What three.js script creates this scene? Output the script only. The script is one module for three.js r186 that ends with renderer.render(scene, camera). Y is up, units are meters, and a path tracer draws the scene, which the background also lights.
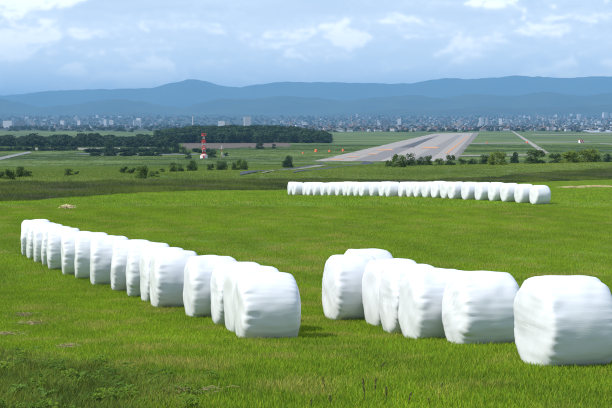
import * as THREE from 'three';
import { mergeGeometries } from 'three/addons/utils/BufferGeometryUtils.js';
import { createNoise2D, createNoise3D } from 'simplex-noise';

// ---------------------------------------------------------------- camera
const scene = new THREE.Scene();
const F = 1190, CX = 306, CYP = 204, HORIZON = 122, EYE = 20;     // lens in pixels of the photograph, eye height over the plain
const PITCH = Math.atan((CYP - HORIZON) / F);
const camera = new THREE.PerspectiveCamera(2 * Math.atan(204 / F) * 180 / Math.PI, 1.5, 0.5, 80000);
camera.position.set(0, EYE, 0);
camera.rotation.x = -PITCH;
scene.add(camera);

const renderer = new THREE.WebGLRenderer({ antialias: true });
renderer.toneMapping = THREE.LinearToneMapping;
renderer.toneMappingExposure = 1.17;
renderer.shadowMap.enabled = true;

// ---------------------------------------------------------------- seeded helpers
function rng(seed) { let a = seed >>> 0; return () => { a = (a + 0x6D2B79F5) | 0; let t = Math.imul(a ^ (a >>> 15), 1 | a); t = (t + Math.imul(t ^ (t >>> 7), 61 | t)) ^ t; return ((t ^ (t >>> 14)) >>> 0) / 4294967296; }; }
const n2 = createNoise2D(rng(11)), n3 = createNoise3D(rng(12));
const fbm2 = (x, y, o = 4) => { let s = 0, a = 0.5; for (let i = 0; i < o; i++) { s += a * n2(x, y); x = x * 2.03 + 17; y = y * 2.03 - 9; a *= 0.5; } return s; };
const fbm3 = (x, y, z, o = 4) => { let s = 0, a = 0.5; for (let i = 0; i < o; i++) { s += a * n3(x, y, z); x = x * 2.03 + 7; y = y * 2.03 - 3; z = z * 2.03 + 5; a *= 0.5; } return s; };
const clamp = (x, a = 0, b = 1) => Math.min(b, Math.max(a, x));
const smooth = (a, b, x) => { const t = clamp((x - a) / (b - a)); return t * t * (3 - 2 * t); };
const lerp = (a, b, t) => a + (b - a) * t;

// ---------------------------------------------------------------- sun and sky
const SUN_TURN = -0.1, SUN_EL = 52 * Math.PI / 180;
const ax = new THREE.Vector3(Math.cos(0.39), 0, -Math.sin(0.39)), row = new THREE.Vector3(Math.sin(0.39), 0, Math.cos(0.39));
const sunDir = ax.clone().multiplyScalar(-Math.cos(SUN_TURN)).addScaledVector(row, Math.sin(SUN_TURN)).multiplyScalar(Math.cos(SUN_EL)).setY(Math.sin(SUN_EL)).normalize();
const sun = new THREE.DirectionalLight(new THREE.Color(1, 0.955, 0.88), 4.6);
sun.position.copy(sunDir).multiplyScalar(200);
sun.castShadow = true;
sun.shadow.mapSize.set(2048, 2048);
Object.assign(sun.shadow.camera, { left: -90, right: 90, top: 120, bottom: -120, near: 1, far: 500 });
scene.add(sun, sun.target);

function makeSky() {
  const W = 4096, H = 2048, d = new Float32Array(W * H * 4);
  for (let j = 0; j < H; j++) {
    const el = ((j + 0.5) / H - 0.5) * Math.PI, y = Math.sin(el), c = Math.cos(el), o = j * W * 4;
    if (y < 0) { for (let i = 0; i < W; i++) { d[o + i * 4] = 0.30; d[o + i * 4 + 1] = 0.36; d[o + i * 4 + 2] = 0.40; d[o + i * 4 + 3] = 1; } continue; }
    const deg = el * 180 / Math.PI;
    const g = Math.exp(-deg / 5.5), g2 = Math.exp(-deg / 30);
    const r0 = 0.15 + 0.20 * g2 + 1.1 * g, g0 = 0.27 + 0.25 * g2 + 1.0 * g, b0 = 0.53 + 0.19 * g2 + 0.85 * g;
    for (let i = 0; i < W; i++) {
      const az = ((i + 0.5) / W - 0.5) * 2 * Math.PI, x = Math.cos(az) * c, z = Math.sin(az) * c;
      let cloud = 0, streak = 0;
      if (deg < 70) {
        const vy = y * 34, wx = 0.30 * n3(x * 16, vy * 0.8, z * 16) + 0.12 * n3(x * 45, vy * 2.2, z * 45);
        const mass = n3(x * 3.6 + 8.5, vy * 0.30, z * 3.6);
        let f = 0.28 * mass + 0.42 * n3(x * 8 + wx, vy * 0.62 + wx, z * 8 + 2) + 0.30 * n3(x * 17 + wx * 2, vy * 1.35 + 4, z * 17) + 0.19 * n3(x * 38 + wx * 4, vy * 2.9, z * 38) + 0.15 * n3(x * 84 + wx * 6, vy * 6.2, z * 84) + 0.10 * n3(x * 180, vy * 13, z * 180) + 0.05 * n3(x * 380, vy * 27, z * 380);
        cloud = (0.75 * smooth(0.06, 0.42, f) + 0.25 * smooth(-0.4, 0.3, f)) * (1 - 0.85 * smooth(14, 48, deg));
        streak = clamp(0.5 + 0.5 * n3(x * 7 + 40, y * 60, z * 7) + 0.25 * n3(x * 26, y * 150, z * 26));
      }
      const s = x * sunDir.x + y * sunDir.y + z * sunDir.z, glow = 0.35 * Math.exp((s - 1) * 18);
      const veil = 0.16 * streak * Math.exp(-deg / 25);
      const m = clamp(cloud * 0.8 + veil), q = o + i * 4;
      d[q] = lerp(r0, 1.5, m) + glow; d[q + 1] = lerp(g0, 1.48, m) + glow * 0.97; d[q + 2] = lerp(b0, 1.44, m) + glow * 0.9; d[q + 3] = 1;
    }
  }
  const t = new THREE.DataTexture(d, W, H, THREE.RGBAFormat, THREE.FloatType);
  t.mapping = THREE.EquirectangularReflectionMapping; t.magFilter = t.minFilter = THREE.LinearFilter; t.needsUpdate = true;
  return t;
}
scene.background = makeSky();
scene.environment = scene.background;
scene.fog = new THREE.FogExp2(new THREE.Color().setRGB(0.27, 0.62, 1.0), 7.8e-5);

// ---------------------------------------------------------------- naming and tagging
const used = {};
function numbered(n) { const k = used[n] = (used[n] ?? -1) + 1; return k ? n + '_' + String(k).padStart(3, '0') : n; }
function tag(o, label, category, group, kind) { o.userData = { label, category }; if (group) o.userData.group = group; if (kind) o.userData.kind = kind; return o; }
function top(o, name, label, category, group, kind) { o.name = numbered(name); o.castShadow = o.receiveShadow = true; scene.add(o); return tag(o, label, category, group, kind); }
function thing(name, label, category, group) { return top(new THREE.Group(), name, label, category, group); }
function part(parent, name, geo, mat) { const m = new THREE.Mesh(geo, mat); m.name = name; m.castShadow = m.receiveShadow = true; parent.add(m); return m; }
function structure(name, geo, mat, label, category) { return top(new THREE.Mesh(geo, mat), name, label, category, null, 'structure'); }
const ORD = ['first', 'second', 'third', 'fourth', 'fifth', 'sixth', 'seventh', 'eighth', 'ninth', 'tenth', 'eleventh', 'twelfth', 'thirteenth', 'fourteenth', 'fifteenth', 'sixteenth', 'seventeenth', 'eighteenth', 'nineteenth', 'twentieth', 'twenty-first', 'twenty-second', 'twenty-third', 'twenty-fourth', 'twenty-fifth', 'twenty-sixth', 'twenty-seventh', 'twenty-eighth', 'twenty-ninth', 'thirtieth'];
const lin = (r, g, b) => new THREE.Color().setRGB(r, g, b);
const std = (r, g, b, rough = 0.9, more = {}) => new THREE.MeshStandardMaterial({ color: lin(r, g, b), roughness: rough, ...more });

// ---------------------------------------------------------------- terrain: depth below the eye along a few bearings
const NEAR = [[0, 1.7], [8, 2.55], [12, 2.95], [16.6, 3.44], [20.4, 3.86], [22, 4.06], [28, 4.38], [45, 5.04], [75, 5.27]];
const BEAR = [
  [-0.257, [[93, 6.25], [150, 7.05], [300, 12.5], [580, 20]]],
  [0, [[110, 6.8], [138, 7.85], [196, 8.6], [300, 12.0], [450, 16.6], [580, 20]]],
  [0.08, [[112, 6.75], [152, 8.3], [190, 8.9], [300, 11.0], [420, 15.0], [580, 20]]],
  [0.257, [[112, 6.7], [200, 9.7], [252, 9.0], [300, 10.3], [420, 16.4], [540, 20]]],
].map(([a, k]) => [a, [...NEAR, ...k, [1000, 20], [6000, 20], [9000, -28], [12000, -60], [60000, -60]]]);
function pchip(k, x) {
  let i = 0; while (i < k.length - 2 && x > k[i + 1][0]) i++;
  const sl = (j) => (k[j + 1][1] - k[j][1]) / (k[j + 1][0] - k[j][0]);
  const tan = (j) => { if (j <= 0) return sl(0); if (j >= k.length - 1) return sl(k.length - 2); const a = sl(j - 1), b = sl(j); return a * b <= 0 ? 0 : 2 * a * b / (a + b); };
  const h = k[i + 1][0] - k[i][0], t = clamp((x - k[i][0]) / h), t2 = t * t, t3 = t2 * t;
  return (2 * t3 - 3 * t2 + 1) * k[i][1] + (t3 - 2 * t2 + t) * h * tan(i) + (-2 * t3 + 3 * t2) * k[i + 1][1] + (t3 - t2) * h * tan(i + 1);
}
function bearing(x, D) { return clamp(x / Math.max(D, Math.abs(x) * 0.5 + 0.001), -0.257, 0.257); }
function across(list, a, f) { let i = 0; while (i < list.length - 2 && a > list[i + 1][0]) i++; const t = clamp((a - list[i][0]) / (list[i + 1][0] - list[i][0])), s = t * t * (3 - 2 * t) * 0.5 + t * 0.5; return lerp(f(list[i][1]), f(list[i + 1][1]), s); }
const EDGE = [[-0.257, 92], [0, 138], [0.08, 152], [0.257, 200]];          // where the mown field ends
const BANK = [[-0.257, 133], [0, 172], [0.08, 176], [0.257, 238]];         // where the rough grass beyond it ends
const edgeAt = (x, D) => across(EDGE, bearing(x, D), (v) => v), bankAt = (x, D) => across(BANK, bearing(x, D), (v) => v);
function height(x, z) {
  const D = z > 0 ? Math.hypot(x, z) * 0.2 : Math.max(-z, 0.0);
  let y = EYE - across(BEAR, bearing(x, D), (k) => pchip(k, D));
  y += 0.05 * fbm2(x * 0.16, z * 0.16, 3) * smooth(6, 20, D + Math.abs(x)) + 0.10 * fbm2(x * 0.02 + 5, z * 0.02, 3) * smooth(60, 160, D) * (1 - smooth(480, 700, D));
  return y;
}
const ground = (px, py) => {                                                // the point of the terrain seen at a pixel of the photograph
  const xn = (px - CX) / F, yn = -(py - CYP) / F, c = Math.cos(PITCH), s = Math.sin(PITCH);
  const dx = xn, dy = yn * c - s, dz = -c - yn * s;
  let t = 5; for (let i = 0; i < 4000; i++) { const x = dx * t, z = dz * t, y = EYE + dy * t; const gap = y - height(x, z); if (gap < 0.002) break; t += Math.max(gap * 0.6, 0.02); if (t > 30000) break; }
  return new THREE.Vector3(dx * t, height(dx * t, dz * t), dz * t);
};
const rise = (px, py, D) => { const xn = (px - CX) / F, yn = -(py - CYP) / F, c = Math.cos(PITCH), s = Math.sin(PITCH), dz = -c - yn * s, t = D / -dz; return new THREE.Vector3(xn * t, EYE + (yn * c - s) * t, -D); };

// colours of the meadow: real differences of sward, straw and soil
const dry = (x, z) => smooth(0.08, 0.55, fbm2(x * 0.55 + 3, z * 0.4, 4) + 0.4 * fbm2(x * 0.09, z * 0.06 + 9, 2));
const lush = (x, z) => 0.5 + 0.16 * Math.sin((x * 0.92 - z * 0.4) * 2.1 + 1.5 * n2(x * 0.08, z * 0.08)) + 0.5 * fbm2(x * 0.11 + 40, z * 0.06, 3) + 0.3 * n2(x * 0.9, z * 0.9);
const rough_edge = (x, z) => { const D = -z; return smooth(0.0, 2.6, (17.2 + (-x - 2.6) * 1.15) - D) * smooth(-0.4, -2.4, x) ; }; // unmown verge in the near left corner

function tileNoise(size, f, seed) {                                          // a tileable speckle
  const N = createNoise3D(rng(seed)), d = new Uint8Array(size * size * 4);
  for (let j = 0; j < size; j++) for (let i = 0; i < size; i++) { const v = clamp(f(N, i / size, j / size)) * 255, q = (j * size + i) * 4; d[q] = d[q + 1] = d[q + 2] = v; d[q + 3] = 255; }
  const t = new THREE.DataTexture(d, size, size); t.wrapS = t.wrapT = THREE.RepeatWrapping; t.magFilter = THREE.LinearFilter; t.minFilter = THREE.LinearMipmapLinearFilter; t.generateMipmaps = true; t.needsUpdate = true; return t;
}
const ring = (N, u, v, k, o = 0) => N(Math.cos(u * 6.2832) * k + o, Math.sin(u * 6.2832) * k, Math.cos(v * 6.2832) * k) * 0.6 + N(Math.sin(v * 6.2832) * k, Math.cos(v * 6.2832) * k + o, Math.sin(u * 6.2832) * k) * 0.4;
const speckle = tileNoise(512, (N, u, v) => 0.8 + 0.18 * ring(N, u, v, 5) + 0.2 * ring(N, u, v, 16, 3) + 0.2 * ring(N, u, v, 48, 9), 5);
speckle.colorSpace = THREE.NoColorSpace;

function groundColor(x, z, c) {
  const D = -z, e = edgeAt(x, D), b = bankAt(x, D), w = fbm2(x * 0.05, z * 0.05, 3) * 9 * clamp(D / 150);
  if (z > 0 || D < e + w * 0.4) { const k = dry(x, z), l = lush(x, z), far = smooth(70, 110, D); c.setRGB(lerp(lerp(0.10, 0.14, l), 0.22, k * 0.7), lerp(lerp(0.175, 0.25, l), 0.21, k * 0.5), lerp(0.014, 0.05, k)); return c; }
  const zone = (lo, hi, k) => [0, 1, 2].map((i) => lerp(lo[i], hi[i], clamp(k)));
  const bankC = zone([0.05, 0.075, 0.012], [0.10, 0.12, 0.03], 0.5 + fbm2(x * 0.06, z * 0.05, 4));
  const meadowC = zone([0.075, 0.13, 0.018], [0.14, 0.195, 0.03], 0.5 + 0.9 * fbm2(x * 0.016, z * 0.012 + 2, 4));
  const plainC = zone([0.045, 0.09, 0.014], [0.13, 0.19, 0.03], 0.45 + 1.3 * fbm2(x * 0.005, z * 0.011 + 7, 4) + 0.5 * n2(x * 0.0012, z * 0.03));
  const farC = zone([0.018, 0.035, 0.022], [0.05, 0.06, 0.045], 0.5 + fbm2(x * 0.0016, z * 0.0012, 4) * 1.3);
  const t1 = smooth(b - 3, b + 6, D - w), t2 = smooth(360, 700, D + w * 8), t3 = smooth(2300, 3000, D);
  const m = [0, 1, 2].map((i) => lerp(lerp(lerp(bankC[i], meadowC[i], t1), plainC[i], t2), farC[i], t3));
  return c.setRGB(...m);
}
{ // one sheet from behind the camera to beyond the mountains
  const A = []; for (let i = 0; i <= 44; i++) A.push(-Math.PI + (Math.PI - 0.36) * i / 44); for (let i = 1; i < 260; i++) A.push(-0.36 + 0.72 * i / 260); for (let i = 0; i <= 44; i++) A.push(0.36 + (Math.PI - 0.36) * i / 44);
  const R = [0.4]; while (R[R.length - 1] < 38000) { const r = R[R.length - 1]; R.push(r * (r < 60 ? 1.05 : r < 320 ? 1.018 : r < 1000 ? 1.02 : r < 3000 ? 1.03 : 1.06)); }
  const pos = [], col = [], uv = [], idx = [], c = new THREE.Color();
  for (const r of R) for (const a of A) { const x = Math.sin(a) * r, z = -Math.cos(a) * r; pos.push(x, height(x, z), z); groundColor(x, z, c); col.push(c.r, c.g, c.b); uv.push(x / 7, z / 7); }
  const n = A.length; for (let j = 0; j < R.length - 1; j++) for (let i = 0; i < n - 1; i++) { const p = j * n + i; idx.push(p, p + n, p + 1, p + 1, p + n, p + n + 1); }
  const g = new THREE.BufferGeometry(); g.setAttribute('position', new THREE.Float32BufferAttribute(pos, 3)); g.setAttribute('color', new THREE.Float32BufferAttribute(col, 3)); g.setAttribute('uv', new THREE.Float32BufferAttribute(uv, 2)); g.setIndex(idx);
  upward(g);
  structure('ground', g, new THREE.MeshStandardMaterial({ vertexColors: true, map: speckle, roughness: 1, bumpMap: speckle, bumpScale: 0.05 }), 'rolling green meadow falling away to the airfield plain and the city', 'ground');
}

function upward(g) {                                                        // wind a sheet so that it faces the sky
  g.computeVertexNormals(); const n = g.attributes.normal; let sum = 0; for (let i = 0; i < n.count; i++) sum += n.getY(i);
  if (sum < 0) { const t = g.index.array; for (let i = 0; i < t.length; i += 3) { const k = t[i + 1]; t[i + 1] = t[i + 2]; t[i + 2] = k; } g.computeVertexNormals(); }
}
// ---------------------------------------------------------------- draped sheets (roads, runway, bare soil)
const paved = [];
const onRoad = (x, z) => paved.some((q) => { let s = 0; for (let i = 0; i < 4; i++) { const a = q[i], b = q[(i + 1) % 4]; s += Math.sign((b.x - a.x) * (z - a.z) - (b.z - a.z) * (x - a.x)); } return Math.abs(s) === 4; });
function sheet(name, corners, lift, mat, label, category, nu = 24, nv = 8, wob = 0, parent) {
  const [a, b, c, d] = corners.map((p) => p.isVector3 ? p : ground(...p)), pos = [], uv = [], idx = [];
  for (let j = 0; j <= nv; j++) for (let i = 0; i <= nu; i++) {
    const u = i / nu, v = j / nv, p = a.clone().lerp(b, u).lerp(d.clone().lerp(c, u), v);
    if (wob) { const w = wob * a.distanceTo(d); p.z += w * fbm2(u * 6 + a.x, j * 3.7, 2) * (j === 0 || j === nv ? 1 : 0); }
    pos.push(p.x, height(p.x, p.z) + lift, p.z); uv.push(p.x / 9, p.z / 9);
  }
  for (let j = 0; j < nv; j++) for (let i = 0; i < nu; i++) { const p = j * (nu + 1) + i; idx.push(p, p + 1, p + nu + 1, p + 1, p + nu + 2, p + nu + 1); }
  const g = new THREE.BufferGeometry(); g.setAttribute('position', new THREE.Float32BufferAttribute(pos, 3)); g.setAttribute('uv', new THREE.Float32BufferAttribute(uv, 2)); g.setIndex(idx); upward(g);
  if (/road|verge|track|soil|path|taxiway|^runway/.test(name)) paved.push([a, b, c, d]);
  if (parent) return part(parent, name, g, mat);
  return structure(name, g, mat, label, category);
}
const mAsphalt = std(0.10, 0.105, 0.12, 0.85, { map: speckle }), mDark = std(0.035, 0.045, 0.065, 0.8, { map: speckle }), mConc = std(0.36, 0.325, 0.29, 0.85, { map: speckle }), mShoulder = std(0.22, 0.2, 0.185, 0.9, { map: speckle });
const mOrange = std(0.6, 0.31, 0.16, 0.85, { map: speckle }), mTan = std(0.24, 0.23, 0.17, 0.95, { map: speckle }), mSoil = std(0.115, 0.085, 0.06, 1, { map: speckle }), mPale = std(0.19, 0.22, 0.13, 1, { map: speckle }), mRubber = std(0.06, 0.06, 0.065, 0.7);
sheet('runway', [[312, 161.5], [448, 161.5], [474, 132.8], [434, 133.6]], 0.10, mConc, 'long pale grey concrete runway running away beyond the road', 'runway', 30, 60);
sheet('runway_shoulder', [[449, 159.5], [457, 159.5], [479.5, 132.6], [474.6, 132.6]], 0.09, mShoulder, 'darker grey strip along the right side of the runway', 'runway shoulder', 10, 60);
{ // paint and rubber on the runway, each mark its own sheet
  const marks = [
    ['edge_stripe', [[445, 153.5], [448, 153.5], [468.5, 136.3], [467, 136.3]], mOrange, 'long orange stripe along the right edge of the runway', 'marking'],
    ['touchdown_mark', [[376, 150.6], [392, 150.6], [394, 149.4], [379, 149.4]], mOrange, 'orange painted bar left of the black tyre marks on the runway', 'marking'],
    ['touchdown_mark', [[421, 148.6], [437, 148.6], [439, 147], [424, 147]], mOrange, 'orange painted bar right of the black tyre marks on the runway', 'marking'],
    ['threshold_mark', [[328, 160.2], [341, 160.2], [344, 159.2], [332, 159.2]], mOrange, 'faded orange bar at the near left corner of the runway', 'marking'],
    ['threshold_mark', [[345, 157.6], [357, 157.6], [360, 156.6], [349, 156.6]], mOrange, 'faded orange bar on the near runway, middle of three', 'marking'],
    ['threshold_mark', [[366, 154.8], [376, 154.8], [380, 153.8], [371, 153.8]], mOrange, 'faded orange bar on the near runway, farthest of three', 'marking'],
    ['worn_strip', [[322, 161.2], [338, 161.2], [436.6, 134], [435, 134]], std(0.35, 0.32, 0.285, 0.9, { map: speckle }), 'pale strip along the left edge of the runway', 'worn concrete'],
    ['worn_strip', [[408, 161], [428, 161], [462, 135], [457, 135]], std(0.26, 0.24, 0.225, 0.9, { map: speckle }), 'greyer worn strip right of the runway middle', 'worn concrete'],
    ['worn_strip', [[352, 161], [380, 161], [440, 135.5], [436, 135.5]], std(0.22, 0.205, 0.2, 0.9, { map: speckle }), 'brownish worn strip down the left half of the runway', 'worn concrete'],
    ['tyre_marks', [[400, 148], [413, 147.4], [434, 137.4], [427, 138.5]], mRubber, 'black rubber tyre streaks down the middle of the runway', 'tyre marks'],
  ];
  for (const [n, q, m, l, c] of marks) sheet(n, q, n === 'worn_strip' ? 0.15 : 0.2, m, l, c, 6, 20, 0.02);
}
sheet('access_road', [[240, 176], [240, 172.6], [321, 162.4], [325, 164.6]], 0.14, mDark, 'dark asphalt road running diagonally down beyond the bank', 'road', 6, 40);
sheet('access_road', [[292, 173.8], [298, 171], [364, 161.2], [374, 162.6]], 0.17, mDark, 'second dark asphalt carriageway, nearer the white bales', 'road', 6, 40);
sheet('gravel_verge', [[262, 174.2], [262, 173.3], [322, 165], [330, 165.4]], 0.2, mTan, 'pale gravel strip between the two dark carriageways', 'verge', 4, 30);
sheet('farm_track', [[0, 160.2], [0, 157.6], [30, 151.6], [32, 152.8]], 0.2, std(0.25, 0.26, 0.26, 0.95, { map: speckle }), 'pale grey farm track at the left edge of the plain', 'track', 6, 20);
sheet('perimeter_road', [[76, 154.4], [198, 155.2], [198, 154], [76, 153.5]], 0.15, std(0.14, 0.15, 0.17, 0.9, { map: speckle }), 'bluish perimeter road across the left plain', 'road', 30, 4);
sheet('bare_soil', [[183, 149.5], [292, 146.4], [288, 142.2], [183, 141.6]], 0.15, mSoil, 'brown ploughed field below the wooded rise', 'ploughed field', 30, 8, 0.2);
sheet('bare_soil', [[30, 150.4], [170, 149.4], [170, 147.9], [30, 148.2]], 0.15, mTan, 'pale strip of stubble in front of the left wood', 'stubble', 30, 4, 0.3);
sheet('taxiway', [[543, 153.6], [549, 153], [512.4, 130.6], [510.6, 130.6]], 0.1, mConc, 'narrow diagonal taxiway crossing the right-hand airfield grass', 'taxiway', 6, 40);
for (const [q, l] of [
  [[[470, 144], [529, 143.4], [529, 142.5], [471, 142.9]], 'pale path across the grass right of the runway'],
  [[[533, 135.3], [612, 134.6], [612, 133.9], [531, 134.6]], 'thin pale path across the far airfield grass'],
  [[[535, 142.8], [590, 142.4], [590, 141.5], [535, 141.9]], 'pale path passing the red and white hut'],
  [[[600, 144], [640, 146.6], [640, 145.4], [598, 143.2]], 'short pale path at the right edge of the airfield'],
  [[[452, 156.4], [545, 155.5], [545, 154.3], [454, 154.8]], 'pale path nearest the bushes on the right bank'],
]) sheet('airfield_path', q, 0.1, mTan, l, 'path', 24, 3, 0.1);
sheet('apron', [[590, 132.6], [640, 132.6], [640, 129], [576, 128.8]], 0.3, std(0.3, 0.33, 0.38, 0.8), 'smooth bluish apron at the far right of the airfield', 'apron', 16, 6);

// ---------------------------------------------------------------- mountains
function range(name, ridge, D, depth, seed, rgb, label) {
  const N = createNoise2D(rng(seed)), pos = [], col = [], idx = [], nx = 340, nd = 46, x0 = -0.62, x1 = 0.62;
  const at = (px) => { let i = 0; while (i < ridge.length - 2 && px > ridge[i + 1][0]) i++; const t = clamp((px - ridge[i][0]) / (ridge[i + 1][0] - ridge[i][0])), s = t * t * (3 - 2 * t); return lerp(ridge[i][1], ridge[i + 1][1], s); };
  const f = (x, z, o) => { let s = 0, a = 0.5; for (let i = 0; i < o; i++) { s += a * (1 - 2 * Math.abs(N(x, z))); x = x * 2.1 + 3; z = z * 2.1; a *= 0.5; } return s; };
  for (let j = 0; j <= nd; j++) for (let i = 0; i <= nx; i++) {
    const X = lerp(x0, x1, i / nx) * D, px = CX + F * X / D, v = j / nd, Z = -(D - depth * (0.62 - v));
    const crest = EYE + (HORIZON - at(clamp(px, -240, 860)) + 0.5 * N(px * 0.09, 1) + 0.35 * N(px * 0.3, 5)) / F * D;
    const prof = v < 0.62 ? smooth(0, 0.62, v) : 1 - 0.6 * smooth(0.62, 1, v), free = 1 - Math.exp(-Math.pow((v - 0.62) / 0.2, 2));
    const h = 30 + (crest - 30) * (prof * (1 - 0.25 * free) + 0.34 * free * prof * f(X / depth * 2.6, Z / depth * 2.2, 4));
    pos.push(X, Math.min(h, crest), Z);
    const k = clamp(0.5 + 0.8 * N(X / depth * 5, Z / depth * 5)); col.push(rgb[0] * lerp(0.75, 1.3, k), rgb[1] * lerp(0.8, 1.2, k), rgb[2]);
  }
  for (let j = 0; j < nd; j++) for (let i = 0; i < nx; i++) { const p = j * (nx + 1) + i; idx.push(p, p + 1, p + nx + 1, p + 1, p + nx + 2, p + nx + 1); }
  const g = new THREE.BufferGeometry(); g.setAttribute('position', new THREE.Float32BufferAttribute(pos, 3)); g.setAttribute('color', new THREE.Float32BufferAttribute(col, 3)); g.setIndex(idx); upward(g);
  return structure(name, g, new THREE.MeshStandardMaterial({ vertexColors: true, roughness: 1 }), label, 'mountains');
}
range('mountain_range', [[-240, 96], [-100, 92], [0, 96], [30, 94], [48, 91.5], [75, 90], [110, 89.5], [150, 88.5], [175, 83], [192, 79.5], [205, 81], [222, 86], [240, 87.5], [258, 84.5], [290, 82], [320, 82.5], [350, 83], [385, 84], [412, 83.5], [428, 80.5], [446, 78.5], [470, 79.5], [495, 78], [515, 75.5], [530, 77], [560, 78.5], [590, 77], [612, 77], [700, 80], [860, 88]], 22000, 7000, 31, [0.035, 0.05, 0.03], 'highest hazy blue mountain range along the horizon');
range('mountain_range', [[-240, 104], [-120, 96], [0, 98.5], [18, 102], [42, 107], [70, 105], [98, 101.5], [117, 99], [140, 101], [165, 105.5], [185, 108], [200, 103], [222, 98.5], [250, 99], [285, 96], [310, 97.5], [345, 101], [380, 97], [412, 95], [440, 98], [470, 94], [510, 96], [545, 92], [580, 96], [612, 93], [700, 98], [860, 104]], 14000, 3400, 37, [0.03, 0.048, 0.03], 'middle range of forested blue hills before the highest ridge');
range('foothills', [[-240, 113], [-100, 110], [0, 113], [60, 116], [120, 112], [180, 115], [240, 114], [300, 117], [345, 113], [400, 109], [440, 110], [480, 106.5], [520, 108], [560, 107], [612, 105], [700, 106], [860, 112]], 11300, 2000, 41, [0.025, 0.042, 0.03], 'low dark blue foothills just behind the city');

// ---------------------------------------------------------------- grass
function tuft(seed, { blades, radius, h0, h1, width, lean = 0.5, straw = 0, heads = 0, segs = 2 }) {
  const R = rng(seed), pos = [], col = [], idx = [];
  for (let b = 0; b < blades; b++) {
    const a = R() * 6.2832, r = Math.sqrt(R()) * radius, x = Math.cos(a) * r, z = Math.sin(a) * r, h = lerp(h0, h1, R() * R() * 0.6 + R() * 0.4), w = width * lerp(0.6, 1.25, R());
    const f = R() * 6.2832, l = lean * h * (0.25 + R()), d = R() * 6.2832, fx = Math.cos(f) * w / 2, fz = Math.sin(f) * w / 2, dx = Math.cos(d) * l, dz = Math.sin(d) * l;
    const s = R() < straw, v = lerp(0.6, 1.35, R()), t = R(), c = s ? [1.55 * v, 1.05 * v, 1.6 * v] : [lerp(0.8, 1.2, t) * v, v, lerp(0.9, 1.1, t) * v];
    const p0 = pos.length / 3;
    pos.push(x - fx, -0.02, z - fz, x + fx, -0.02, z + fz);
    if (segs === 2) { pos.push(x - fx * 0.8 + dx * 0.3, h * 0.55, z - fz * 0.8 + dz * 0.3, x + fx * 0.8 + dx * 0.3, h * 0.55, z + fz * 0.8 + dz * 0.3); pos.push(x + dx, h * 0.95, z + dz); idx.push(p0, p0 + 1, p0 + 2, p0 + 1, p0 + 3, p0 + 2, p0 + 2, p0 + 3, p0 + 4); for (let q = 0; q < 5; q++) col.push(...c); }
    else { pos.push(x + dx, h, z + dz); idx.push(p0, p0 + 1, p0 + 2); for (let q = 0; q < 3; q++) col.push(...c); }
  }
  const g = new THREE.BufferGeometry(); g.setAttribute('position', new THREE.Float32BufferAttribute(pos, 3)); g.setAttribute('color', new THREE.Float32BufferAttribute(col, 3)); g.setIndex(idx); g.computeVertexNormals();
  return g;
}
const mGrass = new THREE.MeshPhysicalMaterial({ color: 0xffffff, vertexColors: true, roughness: 0.9, transmission: 0.42, thickness: 0, specularIntensity: 0.35, side: THREE.DoubleSide });
const M4 = new THREE.Matrix4(), Q = new THREE.Quaternion(), E = new THREE.Euler(), V = new THREE.Vector3(), S = new THREE.Vector3(), COL = new THREE.Color();
function sow(name, geo, mat, label, category, spacing, d0, d1, seed, fn, side = 0.3) {  // fn(x, z, D, R) -> null or [scale, color]
  const R = rng(seed), list = [];
  for (let D = d0; D < d1; D += spacing) { const half = D * side + 0.6; for (let x = -half; x < half; x += spacing) { const X = x + (R() - 0.5) * spacing * 1.3, Z = -(D + (R() - 0.5) * spacing * 1.3), sc = fn(X, Z, -Z, R); if (sc) list.push([X, Z, ...sc, R() * 6.2832]); } }
  const m = new THREE.InstancedMesh(geo, mat, list.length);
  list.forEach(([x, z, s, c, turn], i) => { const y = height(x, z), nx = height(x + 0.2, z) - y, nz = height(x, z + 0.2) - y; E.set(nz / 0.2, turn, -nx / 0.2, 'XZY'); Q.setFromEuler(E); M4.compose(V.set(x, y, z), Q, Array.isArray(s) ? S.set(...s) : S.set(s, s, s)); m.setMatrixAt(i, M4); m.setColorAt(i, c); });
  return top(m, name, label, category, null, 'stuff');
}
function fieldColor(x, z, R) {
  const k = dry(x, z) * lerp(0.5, 1, R()), l = clamp(lush(x, z) + (R() - 0.5) * 0.4), c = new THREE.Color();
  return c.setRGB(lerp(lerp(0.19, 0.295, l), 0.48, k * 0.72), lerp(lerp(0.31, 0.445, l), 0.43, k * 0.65), lerp(0.012, 0.10, k * 0.75));
}
const inField = (x, z, D) => D < edgeAt(x, D) - 0.5;
for (let v = 0; v < 2; v++) sow('field_grass', tuft(60 + v, { blades: 75, radius: 0.17, h0: 0.035, h1: 0.10, width: 0.0065, straw: 0.10 }), mGrass, ['short bright green mown grass around the nearest bales', 'mown grass sward mixed in between the nearest blades'][v], 'grass', 0.17, 10.5, 33, 70 + v, (x, z, D, R) => rough_edge(x, z) > 0.55 + R() * 0.4 ? null : [lerp(0.75, 1.3, R()), fieldColor(x, z, R)]);
for (let v = 0; v < 2; v++) sow('field_grass', tuft(64 + v, { blades: 80, radius: 0.36, h0: 0.04, h1: 0.10, width: 0.013, straw: 0.09, segs: 1 }), mGrass, ['short bright green mown grass along the left row of bales', 'mown sward mixed in along the left row of bales'][v], 'grass', 0.36, 33, 74, 74 + v, (x, z, D, R) => [lerp(0.75, 1.3, R()), fieldColor(x, z, R)]);
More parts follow.
